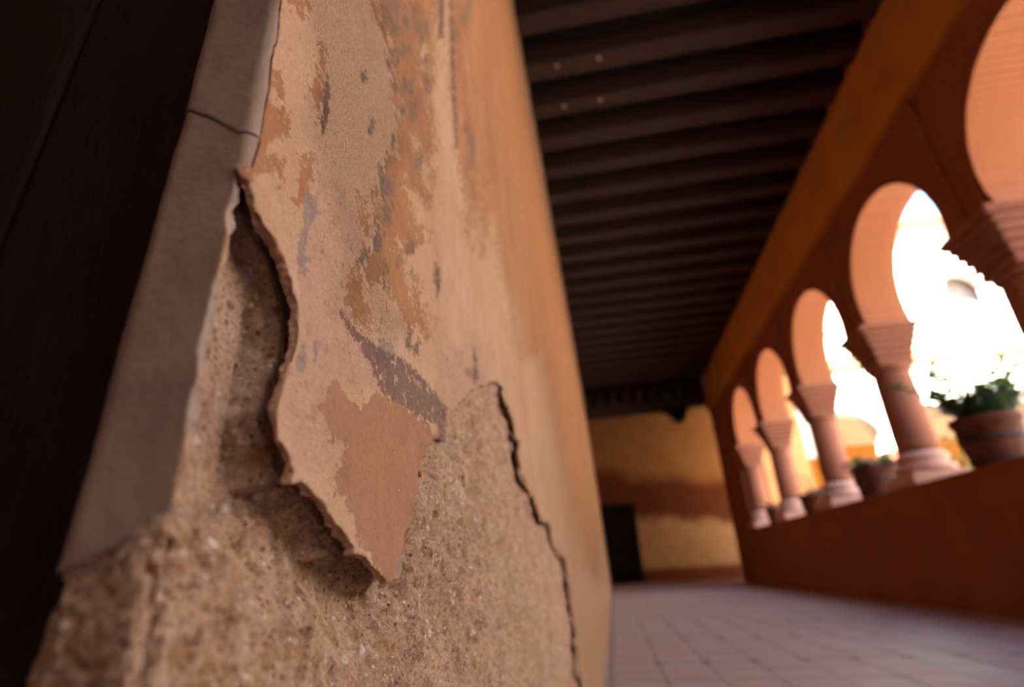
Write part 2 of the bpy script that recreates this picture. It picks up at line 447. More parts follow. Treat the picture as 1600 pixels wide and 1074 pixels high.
# columns of the arcade
def make_column(y, label):
    t = empty('column', (3.25, y, 1.09)); tag(t, label, 'column', None)
    def add(name, bm, mat, smooth=False):
        o = from_bm(name, bm, mat, t, smooth); return o
    bm = bmesh.new(); bx(bm, -.275, .275, -.275, .275, 0, .085, .012); bx(bm, -.25, .25, -.25, .25, .085, .12, .01)
    add('plinth', bm, M_stone)
    bm = bmesh.new(); lathe(bm, [(.24, .12), (.265, .14), (.27, .165), (.26, .19), (.235, .20), (.22, .215), (.215, .235), (.23, .25), (.24, .265), (.235, .29), (.215, .305), (.20, .315), (.192, .33)], 36)
    add('base', bm, M_stone, True)
    bm = bmesh.new(); n = 12
    prof = []
    for i in range(n + 1):
        f_ = i / n; prof.append((.190 - .014 * f_ + .003 * math.sin(f_ * math.pi), .33 + (1.22 - .33) * f_))
    lathe(bm, prof, 40); add('shaft', bm, M_shaft, True)
    bm = bmesh.new(); lathe(bm, [(.175, 1.20), (.20, 1.21), (.21, 1.23), (.20, 1.25), (.18, 1.27)], 36); add('necking', bm, M_shaft, True)
    # stepped capital growing from round to square
    bm = bmesh.new()
    for k, (z, h_, z2) in enumerate([(1.26, .185, 1.35), (1.35, .205, 1.43), (1.43, .228, 1.50), (1.50, .252, 1.57), (1.57, .272, 1.63)]):
        bx(bm, -h_, h_, -h_ , h_ , z, z2, .028)
    add('capital', bm, M_shaft)
    bm = bmesh.new(); bx(bm, -.295, .275, -.285, .285, 1.63, 1.655, .008); bx(bm, -.31, .29, -.30, .30, 1.655, 1.70, .01)
    add('impost', bm, M_shaft)
    return t
for c, lab in zip([CEN[k] - P/2 for k in (1, 2, 3, 4, 5, 6, 7)], [
        'pink stone column of the arcade farthest behind the photographer', 'pink stone column of the arcade just behind the photographer',
        'pink stone column of the arcade level with the bare plaster corner',
        'pink stone column whose stepped capital juts in at the right edge of the picture',
        'large pink stone column right of the second largest arch, left of the big barrel pot',
        'mid-size pink stone column between the low pot with bluish leaves and the small pot behind',
        'slender pink stone column between the two smallest dark pots']):
    make_column(c, lab)
make_column(CEN[7] + P/2 - .05, 'smallest pink stone column, engaged against the end pier of the arcade')

# block over the gallery so that the second storey shades it
struct(box('roof', M_roof, -.9, 3.9, YBACK - .5, YEND, 9.0, 9.2))

# ------------------------------------------------------------------ courtyard facade (second arcade, two storeys)
fc = struct(box('wall_courtyard', M_cream, 3.5, 12.2, YEND, YEND + .5, 0, 1.05))
FX = [4.05 + P * k for k in range(0, 4)]
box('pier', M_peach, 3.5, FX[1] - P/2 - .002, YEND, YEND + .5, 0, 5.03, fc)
for c in FX[1:]:
    arch_bay(c, 4.9, YEND, YEND + .5, 'arch', M_cream, fc, swap=True, r=.80)
box('pier', M_cream, FX[-1] + P/2, 12.2, YEND, YEND + .5, 1.05, 5.2, fc)
box('cornice', M_corn, 3.5, 12.2, YEND - .12, YEND + .5, 4.95, 5.12, fc, bev=.02)
box('cornice', M_corn, 3.5, 12.2, YEND - .06, YEND + .5, 5.12, 5.24, fc, bev=.02)
# upper storey with small arched windows
UX = [3.74 + 2.13 * k for k in range(0, 4)]
for k, c in enumerate(UX):
    arch_bay(c, 8.7, YEND, YEND + .35, 'arch', M_cream, fc, swap=True, r=.50, zc=6.90, zi=6.88)
    for s_ in (-1, 1):
        a_, b_ = sorted((c + s_ * .50, c + s_ * P / 2))
        box('wall_panel', M_cream, a_, b_, YEND, YEND + .35, 5.24, 6.88, fc)
    box('window_sill', M_shaft, c - .56, c + .56, YEND - .05, YEND + .35, 5.95, 6.05, fc, bev=.01)
    box('wall_panel', M_cream, c - .50, c + .50, YEND, YEND + .35, 5.24, 5.95, fc)
    w = struct(box('window_%d' % (k + 1), M_shade, c - 1.06, c + 1.06, YEND + .6, YEND + .66, 5.24, 8.2))  # flat grey sheet, its colour stands for the shaded room behind the opening
box('wall_panel', M_cream, UX[-1] + P/2, 12.2, YEND, YEND + .35, 5.24, 8.7, fc)
box('eave', M_stone, 3.5, 12.2, YEND - .35, YEND + .5, 8.70, 8.80, fc, bev=.02)
fr = struct(box('roof_courtyard', M_roof, 3.4, 12.3, YEND - .45, YFAR + .4, 8.80, 8.95))
struct(box('floor_upper', M_inner, 3.5, 12.2, YEND + .35, YFAR, 5.05, 5.24))
for k, xx in enumerate([c + P/2 for c in FX[1:-1]] + [FX[-1] + P/2 - .02]):
    t = make_column(0, ['cream column of the sunlit courtyard facade under the grey upper window',
                        'cream column of the sunlit courtyard facade behind the big barrel pot', 
                        'cream column at the right end of the courtyard facade'][k])
    t.location = (xx, YEND + .25, 1.05)
struct(box('trim_2', M_beam, 3.8, 12.2, YFAR - .03, YFAR - .002, 0, 3.5))
# the other two sides of the courtyard
struct(box('wall_east', M_cream, 12.2, 12.6, -9, YFAR + .3, 0, 8.7))
struct(box('wall_yard_south', M_cream, 3.5, 12.2, -9.3, -9, 0, 8.7))

# ------------------------------------------------------------------ left wall: one developed surface (s along the wall, z up)
XW0, XWK = -.12, -.04         # the wall leans back a little as it rises
def xf(z): return XW0 + XWK * (z - .5)
def ya(z): return .1372 + .043 * (np.clip(z, .2, 1.4) - .5)
RC, SL, R2 = .005, -.031, .0125
def surf(s, z, rc=RC):
    """point and outward normal of the wall surface (rounded arris, then the return and its back edge)"""
    X, Y = xf(z), ya(z)
    px = np.where(s > rc, X, X + s); py = np.where(s > rc, Y + s, Y)
    nx = np.where(s > rc, 1.0, 0.0); ny = np.where(s > rc, 0.0, -1.0)
    arc = (s > -rc) & (s <= rc); t = (s + rc) / (2 * rc) * (math.pi / 2)
    px = np.where(arc, X - rc + rc * np.sin(t), px); py = np.where(arc, Y + rc - rc * np.cos(t), py)
    nx = np.where(arc, np.sin(t), nx); ny = np.where(arc, -np.cos(t), ny)
    b = s < SL; t2 = np.clip((SL - s) / R2, 0, math.pi / 2)
    ex = np.maximum((SL - s) - R2 * math.pi / 2, 0)
    px = np.where(b, X + SL - R2 * np.sin(t2), px); py = np.where(b, Y + R2 - R2 * np.cos(t2) + ex, py)
    nx = np.where(b, -np.sin(t2), nx); ny = np.where(b, -np.cos(t2), ny)
    return np.stack([px, py, z], -1), np.stack([nx, ny, np.zeros_like(nx)], -1)
# fine detail scales with the distance from the broken corner: a stretched metric of the wall plane
def nat(s, z):
    s = np.asarray(s, float); z = np.asarray(z, float)
    y = .1372 + np.maximum(s, 0)
    return -98.4 / y + 5977. * np.minimum(s, 0), 820. * (z - .5) / y
def hash3(ix, iy, iz):
    h = (ix.astype(np.int64) * 374761393 + iy.astype(np.int64) * 668265263 + iz.astype(np.int64) * 2147483647) & 0xffffffff
    h = ((h ^ (h >> 13)) * 1274126177) & 0xffffffff
    return ((h ^ (h >> 16)) & 0xffff) / 65535.0
def vnoise(p):
    i = np.floor(p); f = p - i; f = f * f * (3 - 2 * f); i = i.astype(np.int64); r = 0
    for a in (0, 1):
        for b in (0, 1):
            for c in (0, 1):
                w = (f[..., 0] if a else 1 - f[..., 0]) * (f[..., 1] if b else 1 - f[..., 1]) * (f[..., 2] if c else 1 - f[..., 2])
                r = r + w * hash3(i[..., 0] + a, i[..., 1] + b, i[..., 2] + c)
    return r
def fbm(p, scale, octv=4, gain=.5):
    a = 1; r = 0; tot = 0
    for k in range(octv):
        r = r + a * vnoise(p * scale * 2 ** k + 17.3 * k); tot += a; a *= gain
    return r / tot * 2 - 1
def seg_dist(U, V, poly, closed=True):
    pu, pv = nat([q[0] for q in poly], [q[1] for q in poly]); n = len(poly)
    d = np.full(U.shape, 1e9); inside = np.zeros(U.shape, bool)
    for i in range(n if closed else n - 1):
        ax, ay, bx_, by = pu[i], pv[i], pu[(i + 1) % n], pv[(i + 1) % n]
        dx, dy = bx_ - ax, by - ay; L = dx * dx + dy * dy + 1e-9
        t = np.clip(((U - ax) * dx + (V - ay) * dy) / L, 0, 1)
        d = np.minimum(d, (U - ax - t * dx) ** 2 + (V - ay - t * dy) ** 2)
        if closed:
            cr = ((ay > V) != (by > V)) & (U < (bx_ - ax) * (V - ay) / (by - ay + 1e-12) + ax)
            inside ^= cr
    d = np.sqrt(d)
    return np.where(inside, d, -d) if closed else d
def multi(U, V, polys):
    r = np.full(U.shape, -1e9)
    for q in polys: r = np.maximum(r, seg_dist(U, V, q))
    return r

# outlines of the break, the cracks and the paint remnants, as (s, z) metres on the wall
HOLE=[(-0.0067,0.6742),(-0.0057,0.663),(-0.0043,0.6533),(0.0019,0.648),(0.0102,0.6383),(0.0176,0.6339),(0.0301,0.6292),(0.0396,0.6184),(0.0436,0.6107),(0.0481,0.6001),(0.0456,0.5868),(0.0414,0.5724),(0.0383,0.562),(0.0442,0.5519),(0.0521,0.5459),(0.0551,0.537),(0.0646,0.5371),(0.0755,0.5337),(0.0912,0.523),(0.1078,0.5156),(0.1116,0.5112),(0.1186,0.5107),(0.1274,0.5097),(0.142,0.5028),(0.1551,0.4974),(0.1668,0.4993),(0.1764,0.5042),(0.1801,0.5182),(0.1909,0.5268),(0.2027,0.5509),(0.2078,0.5688),(0.2161,0.5839),(0.2371,0.5942),(0.2603,0.5983),(0.2906,0.6251),(0.3211,0.6477),(0.3677,0.6736),(0.4166,0.6954),(0.4758,0.7211),(0.5223,0.7397),(0.5627,0.7505),(0.5829,0.7391),(0.6352,0.7113),(0.6813,0.6601),(0.694,0.6369),(0.7811,0.6176),(0.8353,0.6015),(0.8947,0.5839),(1.0844,0.5912),(1.0745,0.5573),(1.1702,0.5403),(1.3597,0.5215),(1.3583,0.4677),(1.3096,0.4257),(1.32,0.3829),(1.3842,0.3559),(1.4029,0.3043),(1.3052,0.228),(0.9989,0.0996),(0.1031,0.3801),(0.0074,0.4364),(-0.0213,0.4389),(-0.1172,0.4616),(-0.1073,0.4797),(-0.0734,0.4904),(-0.0679,0.5066),(-0.0482,0.5069),(-0.0362,0.5063),(-0.0284,0.5081),(-0.022,0.5112),(-0.0148,0.5151),(-0.008,0.5208),(-0.0025,0.524),(0.0001,0.5312),(-0.0012,0.539),(-0.0035,0.5494),(-0.0035,0.5579),(-0.0016,0.5621),(-0.004,0.5739),(-0.0041,0.5862),(-0.0041,0.5965),(-0.0018,0.6043),(-0.0013,0.6184),(-0.0046,0.6265),(-0.0052,0.6328),(-0.0032,0.6372),(-0.0035,0.647),(-0.0051,0.6611)]
CRACK_ARRIS=[(0.001,0.7803),(0.0025,0.7563),(0.0047,0.7398),(0.0032,0.732),(0.0033,0.7216),(0.005,0.7041),(0.0044,0.689),(0.005,0.6779),(0.0045,0.6643),(0.0035,0.6535)]
CRACK_RET=[(-0.0539,0.7038),(-0.0427,0.6976),(-0.0357,0.695),(-0.0249,0.6883),(-0.016,0.6814),(-0.0065,0.6731)]
ORANGE=[[(0.0826,0.9289),(0.093,0.9064),(0.1064,0.9045),(0.128,0.9129),(0.1367,0.8852),(0.1465,0.8582),(0.1582,0.8501),(0.1369,0.7961),(0.1154,0.7483),(0.1202,0.7169),(0.1131,0.6972),(0.1143,0.6842),(0.1044,0.6663),(0.1105,0.6586),(0.1341,0.6729),(0.1561,0.671),(0.1794,0.6683),(0.1984,0.6686),(0.2271,0.6747),(0.2345,0.6971),(0.2072,0.7014),(0.1923,0.7168),(0.1848,0.7333),(0.2074,0.7582),(0.2301,0.7846),(0.2448,0.8284),(0.2502,0.8608),(0.2408,0.8831),(0.2598,0.9271),(0.2436,0.9642),(0.2648,1.0294),(0.2778,1.1304),(0.283,1.2801)],[(0.3425,1.3843),(0.337,1.2449),(0.3395,1.1349),(0.3572,1.0112),(0.3824,0.9621),(0.384,0.8898),(0.4178,0.8927),(0.4677,1.0089),(0.4963,0.9336),(0.595,1.0817),(0.6435,0.9878),(0.7676,1.0007),(0.8894,0.9209),(1.3026,1.0845),(1.5917,0.9139),(1.9582,0.6978),(2.4534,0.5194),(3.5205,0.4501),(7.4406,1.0273),(12.576,4.1342),(6.6337,4.5864),(3.2281,4.1024),(2.6937,5.5044)],[(-0.0015,0.6943),(0.0149,0.705),(0.0224,0.694),(0.0109,0.6763),(0.0058,0.6584),(0.0034,0.6651)],[(-0.0,0.6565),(0.0119,0.6715),(0.0228,0.6782),(0.0233,0.6631),(0.0178,0.6658),(0.0105,0.6609),(0.0074,0.6511),(0.0026,0.6503)],[(0.0376,0.784),(0.0441,0.7902),(0.0479,0.7752),(0.046,0.7589),(0.0517,0.727),(0.044,0.7236),(0.0363,0.7419),(0.0392,0.7611)],[(0.0885,0.638),(0.0969,0.6728),(0.1096,0.6671),(0.116,0.6482),(0.1309,0.6378),(0.1051,0.6301)],[(0.0091,0.7774),(0.0214,0.7972),(0.0217,0.7804),(0.0163,0.775)],[(-0.0047,0.7163),(0.011,0.7247),(0.0171,0.7098),(0.009,0.7089)],[(0.0338,0.6928),(0.0481,0.7112),(0.0483,0.6978),(0.0402,0.6736),(0.0357,0.6582),(0.0348,0.6811)],[(0.0949,0.7198),(0.1098,0.7111),(0.1217,0.689),(0.1124,0.6854),(0.0992,0.698)]]
SMOOTH=[[(0.072,0.5716),(0.0848,0.5885),(0.1104,0.5826),(0.134,0.6003),(0.1872,0.6045),(0.2603,0.5983),(0.2782,0.5968),(0.2128,0.5396),(0.1888,0.5149),(0.1599,0.4916),(0.1176,0.5189),(0.0918,0.54),(0.0988,0.5595),(0.0858,0.5598)],[(0.0785,0.588),(0.0848,0.5885),(0.0963,0.5786),(0.0909,0.5689),(0.0812,0.5742)]]
TANHOLES=[[(0.1824,0.8642),(0.1991,0.8776),(0.2323,0.8684),(0.2394,0.8416),(0.2167,0.8379),(0.1958,0.85)],[(0.1719,0.7915),(0.1993,0.8078),(0.2385,0.8171),(0.2795,0.8754),(0.2456,0.7994),(0.1994,0.7727),(0.1839,0.7811)],[(0.1556,0.7283),(0.171,0.7331),(0.1746,0.7005),(0.1925,0.6935),(0.1851,0.7184),(0.1662,0.7181)],[(0.2087,1.0317),(0.2375,1.0613),(0.241,1.0213),(0.2105,0.982)],[(0.0784,0.8666),(0.0944,0.8681),(0.1242,0.8708),(0.1412,0.8536),(0.114,0.843),(0.0915,0.8424)],[(0.1314,0.8422),(0.1466,0.8301),(0.1613,0.8095),(0.1394,0.7953),(0.124,0.8062)],[(0.1211,0.7564),(0.1323,0.7573),(0.1293,0.7372),(0.1183,0.7395)]]
PURPLE=[[(0.079,0.6291),(0.0895,0.6305),(0.1055,0.6263),(0.1413,0.63),(0.1866,0.6376),(0.2261,0.6364),(0.2773,0.6301),(0.2675,0.5999),(0.2534,0.5978),(0.2474,0.6089),(0.1872,0.6045),(0.1357,0.6017),(0.1276,0.611),(0.1114,0.6176),(0.0942,0.623)],[(0.0483,0.7728),(0.0543,0.7582),(0.0538,0.7367),(0.0514,0.7242),(0.0477,0.7301),(0.048,0.7508)],[(0.2897,1.2917),(0.3261,1.3557),(0.3091,1.1753),(0.2867,1.1432)],[(0.3738,1.4392),(0.3698,1.2937),(0.3704,1.1739),(0.3654,1.0264),(0.3508,1.0095),(0.3437,1.1138),(0.3488,1.2624)],[(0.395,0.7414),(0.4095,0.7065),(0.3912,0.6924),(0.3469,0.6916),(0.3587,0.6996),(0.3815,0.7027)],[(0.2519,0.7668),(0.2638,0.767),(0.2665,0.7471),(0.2538,0.7296),(0.2473,0.7498)]]
GREY=[[(0.0438,0.6767),(0.0526,0.6798),(0.0558,0.6719),(0.0492,0.6589),(0.0476,0.6481),(0.0495,0.631),(0.0433,0.629),(0.0396,0.6372),(0.042,0.6479),(0.0418,0.6611)],[(0.0456,0.5868),(0.0515,0.5953),(0.0565,0.5911),(0.0551,0.5814),(0.048,0.5818)],[(0.0601,0.599),(0.0657,0.5997),(0.0664,0.5918),(0.0619,0.5917)],[(0.1312,0.6336),(0.1532,0.6409),(0.1682,0.6354),(0.1481,0.6207),(0.1323,0.6211)],[(0.1886,0.5259),(0.2064,0.5309),(0.2027,0.519),(0.1825,0.5076),(0.1707,0.4992),(0.1684,0.5076)]]
PINK=[[(0.0449,0.6991),(0.0965,0.7059),(0.101,0.6664),(0.089,0.6342),(0.1323,0.6211),(0.1336,0.605),(0.0711,0.5775),(0.0596,0.5799),(0.0479,0.5877),(0.0436,0.6241),(0.0454,0.6541)],[(0.0412,0.5737),(0.0575,0.5915),(0.0836,0.5749),(0.0871,0.551),(0.0663,0.5418),(0.0527,0.5499),(0.0437,0.5609)],[(0.2655,0.6739),(0.3986,0.7598),(0.5108,0.771),(0.4553,0.7141),(0.3252,0.6438),(0.2603,0.5983)]]
GRAIN=[[(0.013,0.8069),(0.116,0.9874),(0.1504,0.8962),(0.1827,0.845),(0.1319,0.7629),(0.1372,0.6888),(0.1135,0.6299),(0.0822,0.6307),(0.0875,0.6756),(0.0571,0.706),(0.0362,0.7129),(0.0402,0.7679)],[(0.128,0.6733),(0.1859,0.6735),(0.1411,0.6334),(0.1168,0.6399)]]
SPOTS=[(0.1198,0.934,0.0062,0.0165),(0.1418,0.9801,0.0132,0.0209),(0.149,0.9599,0.0075,0.0143),(0.1691,0.9997,0.0087,0.0227),(0.1945,1.0544,0.0102,0.0154),(0.2047,1.0476,0.0134,0.0155),(0.2151,1.0407,0.0082,0.013),(0.2359,1.0882,0.0093,0.0232),(0.1578,0.9386,0.0179,0.0119),(0.1385,0.9014,0.0068,0.0125),(0.1715,0.9141,0.0081,0.0176),(0.1507,0.8884,0.0053,0.0089),(0.1865,0.9236,0.0065,0.0143),(0.2008,0.9137,0.0093,0.0165),(0.1903,0.895,0.0087,0.0137),(0.1664,0.8708,0.0076,0.0088),(0.1368,0.7599,0.0147,0.0121),(0.1427,0.742,0.0088,0.0105),(0.1233,0.7054,0.0087,0.0103),(0.1268,0.7001,0.005,0.0056),(0.1051,0.6759,0.0053,0.005),(0.1312,0.7734,0.007,0.0054),(0.2079,0.8537,0.0115,0.0093),(0.1847,0.7394,0.0073,0.0086),(0.1591,0.7078,0.0045,0.005),(0.2276,1.02,0.0175,0.0102),(0.2357,0.9935,0.0116,0.0124),(0.3809,1.294,0.0235,0.032),(0.4722,1.4657,0.0508,0.0241),(0.5199,1.5703,0.0388,0.0208),(0.4262,1.127,0.0244,0.0117),(0.4615,1.1217,0.0269,0.0283),(0.1391,0.6925,0.0067,0.0069),(0.1335,0.6815,0.005,0.0066),(0.1473,0.8167,0.0048,0.0061),(0.1075,0.7886,0.0049,0.0066),(0.0915,0.8219,0.0047,0.0068),(0.1382,0.6743,0.0052,0.0055),(0.1862,0.6578,0.0067,0.0072),(0.2012,0.6563,0.0054,0.0062)]

def grid(scol, nrow):
    scol = np.array(scol)
    y = .1372 + np.maximum(scol, 0)
    zlo = np.maximum(-.5, -.075 - .42 * (y - .1372)) + .5
    zhi = np.minimum(4.62, .33 + 1.5 * (y - .1372)) + .5
    v = np.linspace(0, 1, nrow)[None, :]
    Z = zlo[:, None] + (zhi - zlo)[:, None] * v
    lo = np.linspace(0, 1, 14)[None, :-1] ** .5; hi = np.linspace(0, 1, 16)[None, 1:] ** 2
    Z = np.concatenate([-.02 + (zlo[:, None] + .02) * lo, Z, zhi[:, None] + (5.24 - zhi)[:, None] * hi], 1)
    return np.repeat(scol[:, None], Z.shape[1], 1), Z
def columns(step):
    L = list(np.arange(-.075, -.002, .00065 * step)); s = -.002
    while s < 17.36:
        L.append(s); y = .1372 + max(s, 0); s += step * y * y / 98.4
    L.append(17.36); return L
def build_sheet(name, s, Z, pos, nrm, keep, thick, mat, parent, attrs=None, snap=None):
    """keep the grid faces inside the outline; give the sheet a broken edge of real thickness"""
    n, mrow = s.shape
    idx = np.arange(n * mrow).reshape(n, mrow)
    kf = keep[:-1, :-1] & keep[1:, :-1] & keep[1:, 1:] & keep[:-1, 1:]
    q = np.stack([idx[:-1, :-1], idx[1:, :-1], idx[1:, 1:], idx[:-1, 1:]], -1)[kf]
    if snap is not None:      # slide the rim vertices onto the outline so that the break is not stepped
        fcount = np.zeros(keep.shape, int)
        for a_ in (0, 1):
            for b_ in (0, 1): fcount[a_:n - 1 + a_, b_:mrow - 1 + b_] += kf
        rim = (fcount > 0) & (fcount < 4)
        gi, gj = np.gradient(snap); g2 = gi * gi + gj * gj + 1e-6
        di = np.clip(-snap * gi / g2, -.8, .8) * rim; dj = np.clip(-snap * gj / g2, -.8, .8) * rim
        pi_, pj_ = np.gradient(pos, axis=0), np.gradient(pos, axis=1)
        pos = pos + di[..., None] * pi_ + dj[..., None] * pj_
    P_ = pos.reshape(-1, 3); N_ = nrm.reshape(-1, 3)
    used = np.unique(q); remap = -np.ones(n * mrow, np.int64); remap[used] = np.arange(len(used))
    verts = P_[used]; quads = remap[q]
    if thick > 0:
        e = np.concatenate([quads[:, [0, 1]], quads[:, [1, 2]], quads[:, [2, 3]], quads[:, [3, 0]]])
        key = np.sort(e, 1); kk = key[:, 0] * len(used) + key[:, 1]
        u, inv, ct = np.unique(kk, return_inverse=True, return_counts=True)
        be = e[ct[inv.ravel()] == 1]
        bv = np.unique(be); m2 = -np.ones(len(used), np.int64)
        rings = [(.22, .0011), (.55, .0022), (1.0, .0018)]; prev = np.arange(len(used)); allv = [verts]; allq = [quads]; base = len(used)
        Nn = N_[used]
        for k, (f_, jit) in enumerate(rings):
            j = fbm(verts[bv] + k * 3.1, 230, 3)[:, None] * jit
            nv = verts[bv] - Nn[bv] * thick * (f_ * (1 + .6 * fbm(verts[bv], 60, 3)))[:, None] + j * np.array([.3, 1, 1])
            cur = -np.ones(len(used), np.int64); cur[bv] = base + np.arange(len(bv)); base += len(bv)
            allv.append(nv); allq.append(np.stack([prev[be[:, 1]], prev[be[:, 0]], cur[be[:, 0]], cur[be[:, 1]]], -1)); prev = cur
        verts = np.concatenate(allv); quads = np.concatenate(allq)
    me = mesh_np(name, verts, quads)
    if attrs:
        for an, arr in attrs.items():
            a = me.color_attributes.new(an, 'FLOAT_COLOR', 'POINT')
            A = arr.reshape(-1, 4)[used]
            if thick > 0: A = np.concatenate([A] + [A[bv] * 0 - 1.5] * 3)
            a.data.foreach_set('color', A.astype(np.float32).ravel())
    return link_obj(name, me, mat, parent)

# body of the wall
wl_o = struct(box('wall_left', M_inner, -1.0, -.42, .30, YFAR, 0, 9.0))
box('wall_body', M_inner, -1.0, -.42, YBACK, -1.15, 0, 9.0, wl_o)
box('wall_body', M_inner, -1.0, -.42, -1.15, .30, 2.6, 9.0, wl_o)
box('wall_face', M_inner, -.43, -.12, YBACK, -1.15, 0, H + .3, wl_o)
box('wall_face', M_inner, -.43, -.13, -1.15, .10, 2.6, H + .3, wl_o)

# --- core
cs = columns(1.7); S_, Z_ = grid(cs, 640)
U_, V_ = nat(S_, Z_)
hole = seg_dist(U_, V_, HOLE)
pos, nrm = surf(S_, Z_, .012)
dfl = seg_dist(U_, V_, HOLE[2:25], False)
y_ = .1372 + np.maximum(S_, 0)
dw = dfl * y_ / 820.                     # rough metres to the flake's edge
drt = seg_dist(U_, V_, HOLE[40:59], False)
deep = .0045 + .0175 * np.exp(-(dw / .022) ** 2) + .014 * np.exp(-(drt / 9.) ** 2) * (.5 + .5 * fbm(pos + 4, 20, 2)) * 2 * (S_ > .3) + .004 * np.exp(-(dw / .05) ** 2) * (S_ < .35)
pit = np.clip(fbm(pos + 11, 150, 3) - .12, 0, 1)
rough = fbm(pos, 30, 4) * .0065 + fbm(pos + 5, 110, 3) * .0028 + fbm(pos + 9, 380, 2) * .0014 - pit * .009
edge_fade = np.clip(hole / 18., 0, 1)
recess = np.maximum(deep * (.55 + .45 * edge_fade) - rough * np.where(S_ > 0, 1, .8), .0015 + .002 * (hole < 8))
recess = np.where(hole < -6, .006 + .004 * (dfl < 60), recess)
pc = pos - nrm * recess[..., None]
# the broken corner bellies out to the left near its foot
pc[..., 0] -= .0065 * np.clip((.520 - Z_) / .035, 0, 1) * np.clip((-S_ - .012) / .015, 0, 1)
# the core only needs to run under the plaster's edge
build_sheet('render_core', S_, Z_, pc, nrm, hole > -75, 0, M_core, wl_o)

# --- plaster coats
cs = columns(1.25); S_, Z_ = grid(cs, 860)
U_, V_ = nat(S_, Z_)
pos, nrm = surf(S_, Z_)
rag = fbm(pos + 2, 170, 4, .55) * 7 + fbm(pos, 60, 2) * 6 + fbm(pos + 6, 14, 4, .6) * 8 * (S_ > .2)
hole = seg_dist(U_, V_, HOLE) + rag
ca = seg_dist(U_, V_, CRACK_ARRIS, False); cr = seg_dist(U_, V_, CRACK_RET, False)
cw = fbm(pos + 7, 90, 3)
zc_, sc_ = [q[1] for q in CRACK_ARRIS][::-1], [q[0] for q in CRACK_ARRIS][::-1]
s_arr = np.interp(Z_, zc_, sc_) + .0006 * fbm(pos + 3, 300, 3)
xs_, zs_ = [q[0] for q in CRACK_RET], [q[1] for q in CRACK_RET]
z_ret = np.interp(S_, xs_, zs_) + .0008 * fbm(pos + 4, 200, 3)
dfl = seg_dist(U_, V_, HOLE[2:25], False)
# the flake stands off the core along its free edge; gentle swell of the coat elsewhere
swell = fbm(pos, 9, 3) * .0012 + fbm(pos + 1, 40, 3) * .0004 + fbm(pos + 8, 260, 3) * .00022
swell = swell + np.clip(S_ - 1.2, 0, 3) * .004 * fbm(pos * np.array([1, .4, .4]), 1.5, 3)
pp = pos + nrm * (swell + .0012 * np.exp(-(dfl / 30.) ** 2))[..., None]
def clip20(a): return np.clip(a / 20., -2, 2)
sp = np.full(S_.shape, -1e9)
for (s0, z0, ds, dz) in SPOTS:
    du = (U_ - nat(s0, z0)[0]) / abs(nat(s0 + ds, z0)[0] - nat(s0, z0)[0]); dv = (V_ - nat(s0, z0)[1]) / abs(nat(s0, z0 + dz)[1] - nat(s0, z0)[1])
    sp = np.maximum(sp, (1 - np.sqrt(du * du + dv * dv)) * 12)
ptA = np.stack([clip20(multi(U_, V_, ORANGE)), clip20(multi(U_, V_, SMOOTH)), clip20(multi(U_, V_, TANHOLES)), clip20(multi(U_, V_, PURPLE))], -1)
ptB = np.stack([clip20(multi(U_, V_, GREY)), clip20(multi(U_, V_, PINK)), clip20(multi(U_, V_, GRAIN)), clip20(sp)], -1)
at_ = dict(ptA=ptA, ptB=ptB)
gapw = np.interp(Z_, [.64, .66, .70, .76, .80], [.00020, .00050, .00090, .0007, .0005]) * (1 + .5 * cw)
below = Z_ < .655
Fa = np.minimum(-hole, np.where(below, 50., (S_ - s_arr - gapw) * 5000))
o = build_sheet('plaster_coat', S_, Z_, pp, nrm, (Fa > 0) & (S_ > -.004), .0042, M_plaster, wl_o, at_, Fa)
o['label'] = 'orange and tan painted coat with a lifted pointed flake'
Fr = np.minimum(-hole, np.where(below, 50., (s_arr - gapw - S_) * 5000)); ret = (Fr > 0) & (S_ < np.where(below, 0, .02))
o = build_sheet('plaster_coat', S_, Z_, pos + nrm * (swell * 1.2)[..., None], nrm, ret & (Z_ > z_ret + .0002), .0045, M_ret, wl_o, None, np.minimum(Fr, (Z_ - z_ret - .0002) * 5000))
o['label'] = 'grey coat above the crack on the return'
o = build_sheet('plaster_coat', S_, Z_, pos + nrm * (swell * 1.2 - .0006)[..., None], nrm, ret & (Z_ < z_ret - .0004 * (1 + cw)), .0045, M_ret, wl_o, None, np.minimum(Fr, (z_ret - .0004 * (1 + cw) - Z_) * 5000))
o['label'] = 'grey coat below the crack on the return'
# backing behind the cracks
cs = columns(6); S_, Z_ = grid(cs, 120)
pos, nrm = surf(S_, Z_, .02)
build_sheet('masonry', S_, Z_, pos - nrm * .024, nrm, S_ > -9, 0, M_core, wl_o)

# dark timber leaf folded back in the doorway beside the corner
d2 = empty('door_2', (-.2, .16, 0)); d2['kind'] = 'structure'
for i in range(5):
    x = -.30 - .14 * i
    rel(box('plank', M_door, x, x + .134, .185, .215, .02, 2.55, bev=.004), d2)
rel(box('frame', M_door, -.80, -.155, .215, .26, 0, 1.1, bev=.004), d2)
rel(box('frame', M_door, -.80, -.225, .215, .26, 1.1, 2.6, bev=.004), d2)
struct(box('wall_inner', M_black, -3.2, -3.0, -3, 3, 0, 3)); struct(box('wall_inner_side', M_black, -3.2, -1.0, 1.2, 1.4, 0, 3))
struct(box('wall_inner_back', M_black, -3.2, -1.0, -3.2, -3, 0, 3)); struct(box('ceiling_inner', M_black, -3.2, -1.0, -3.2, 1.4, 2.8, 3))

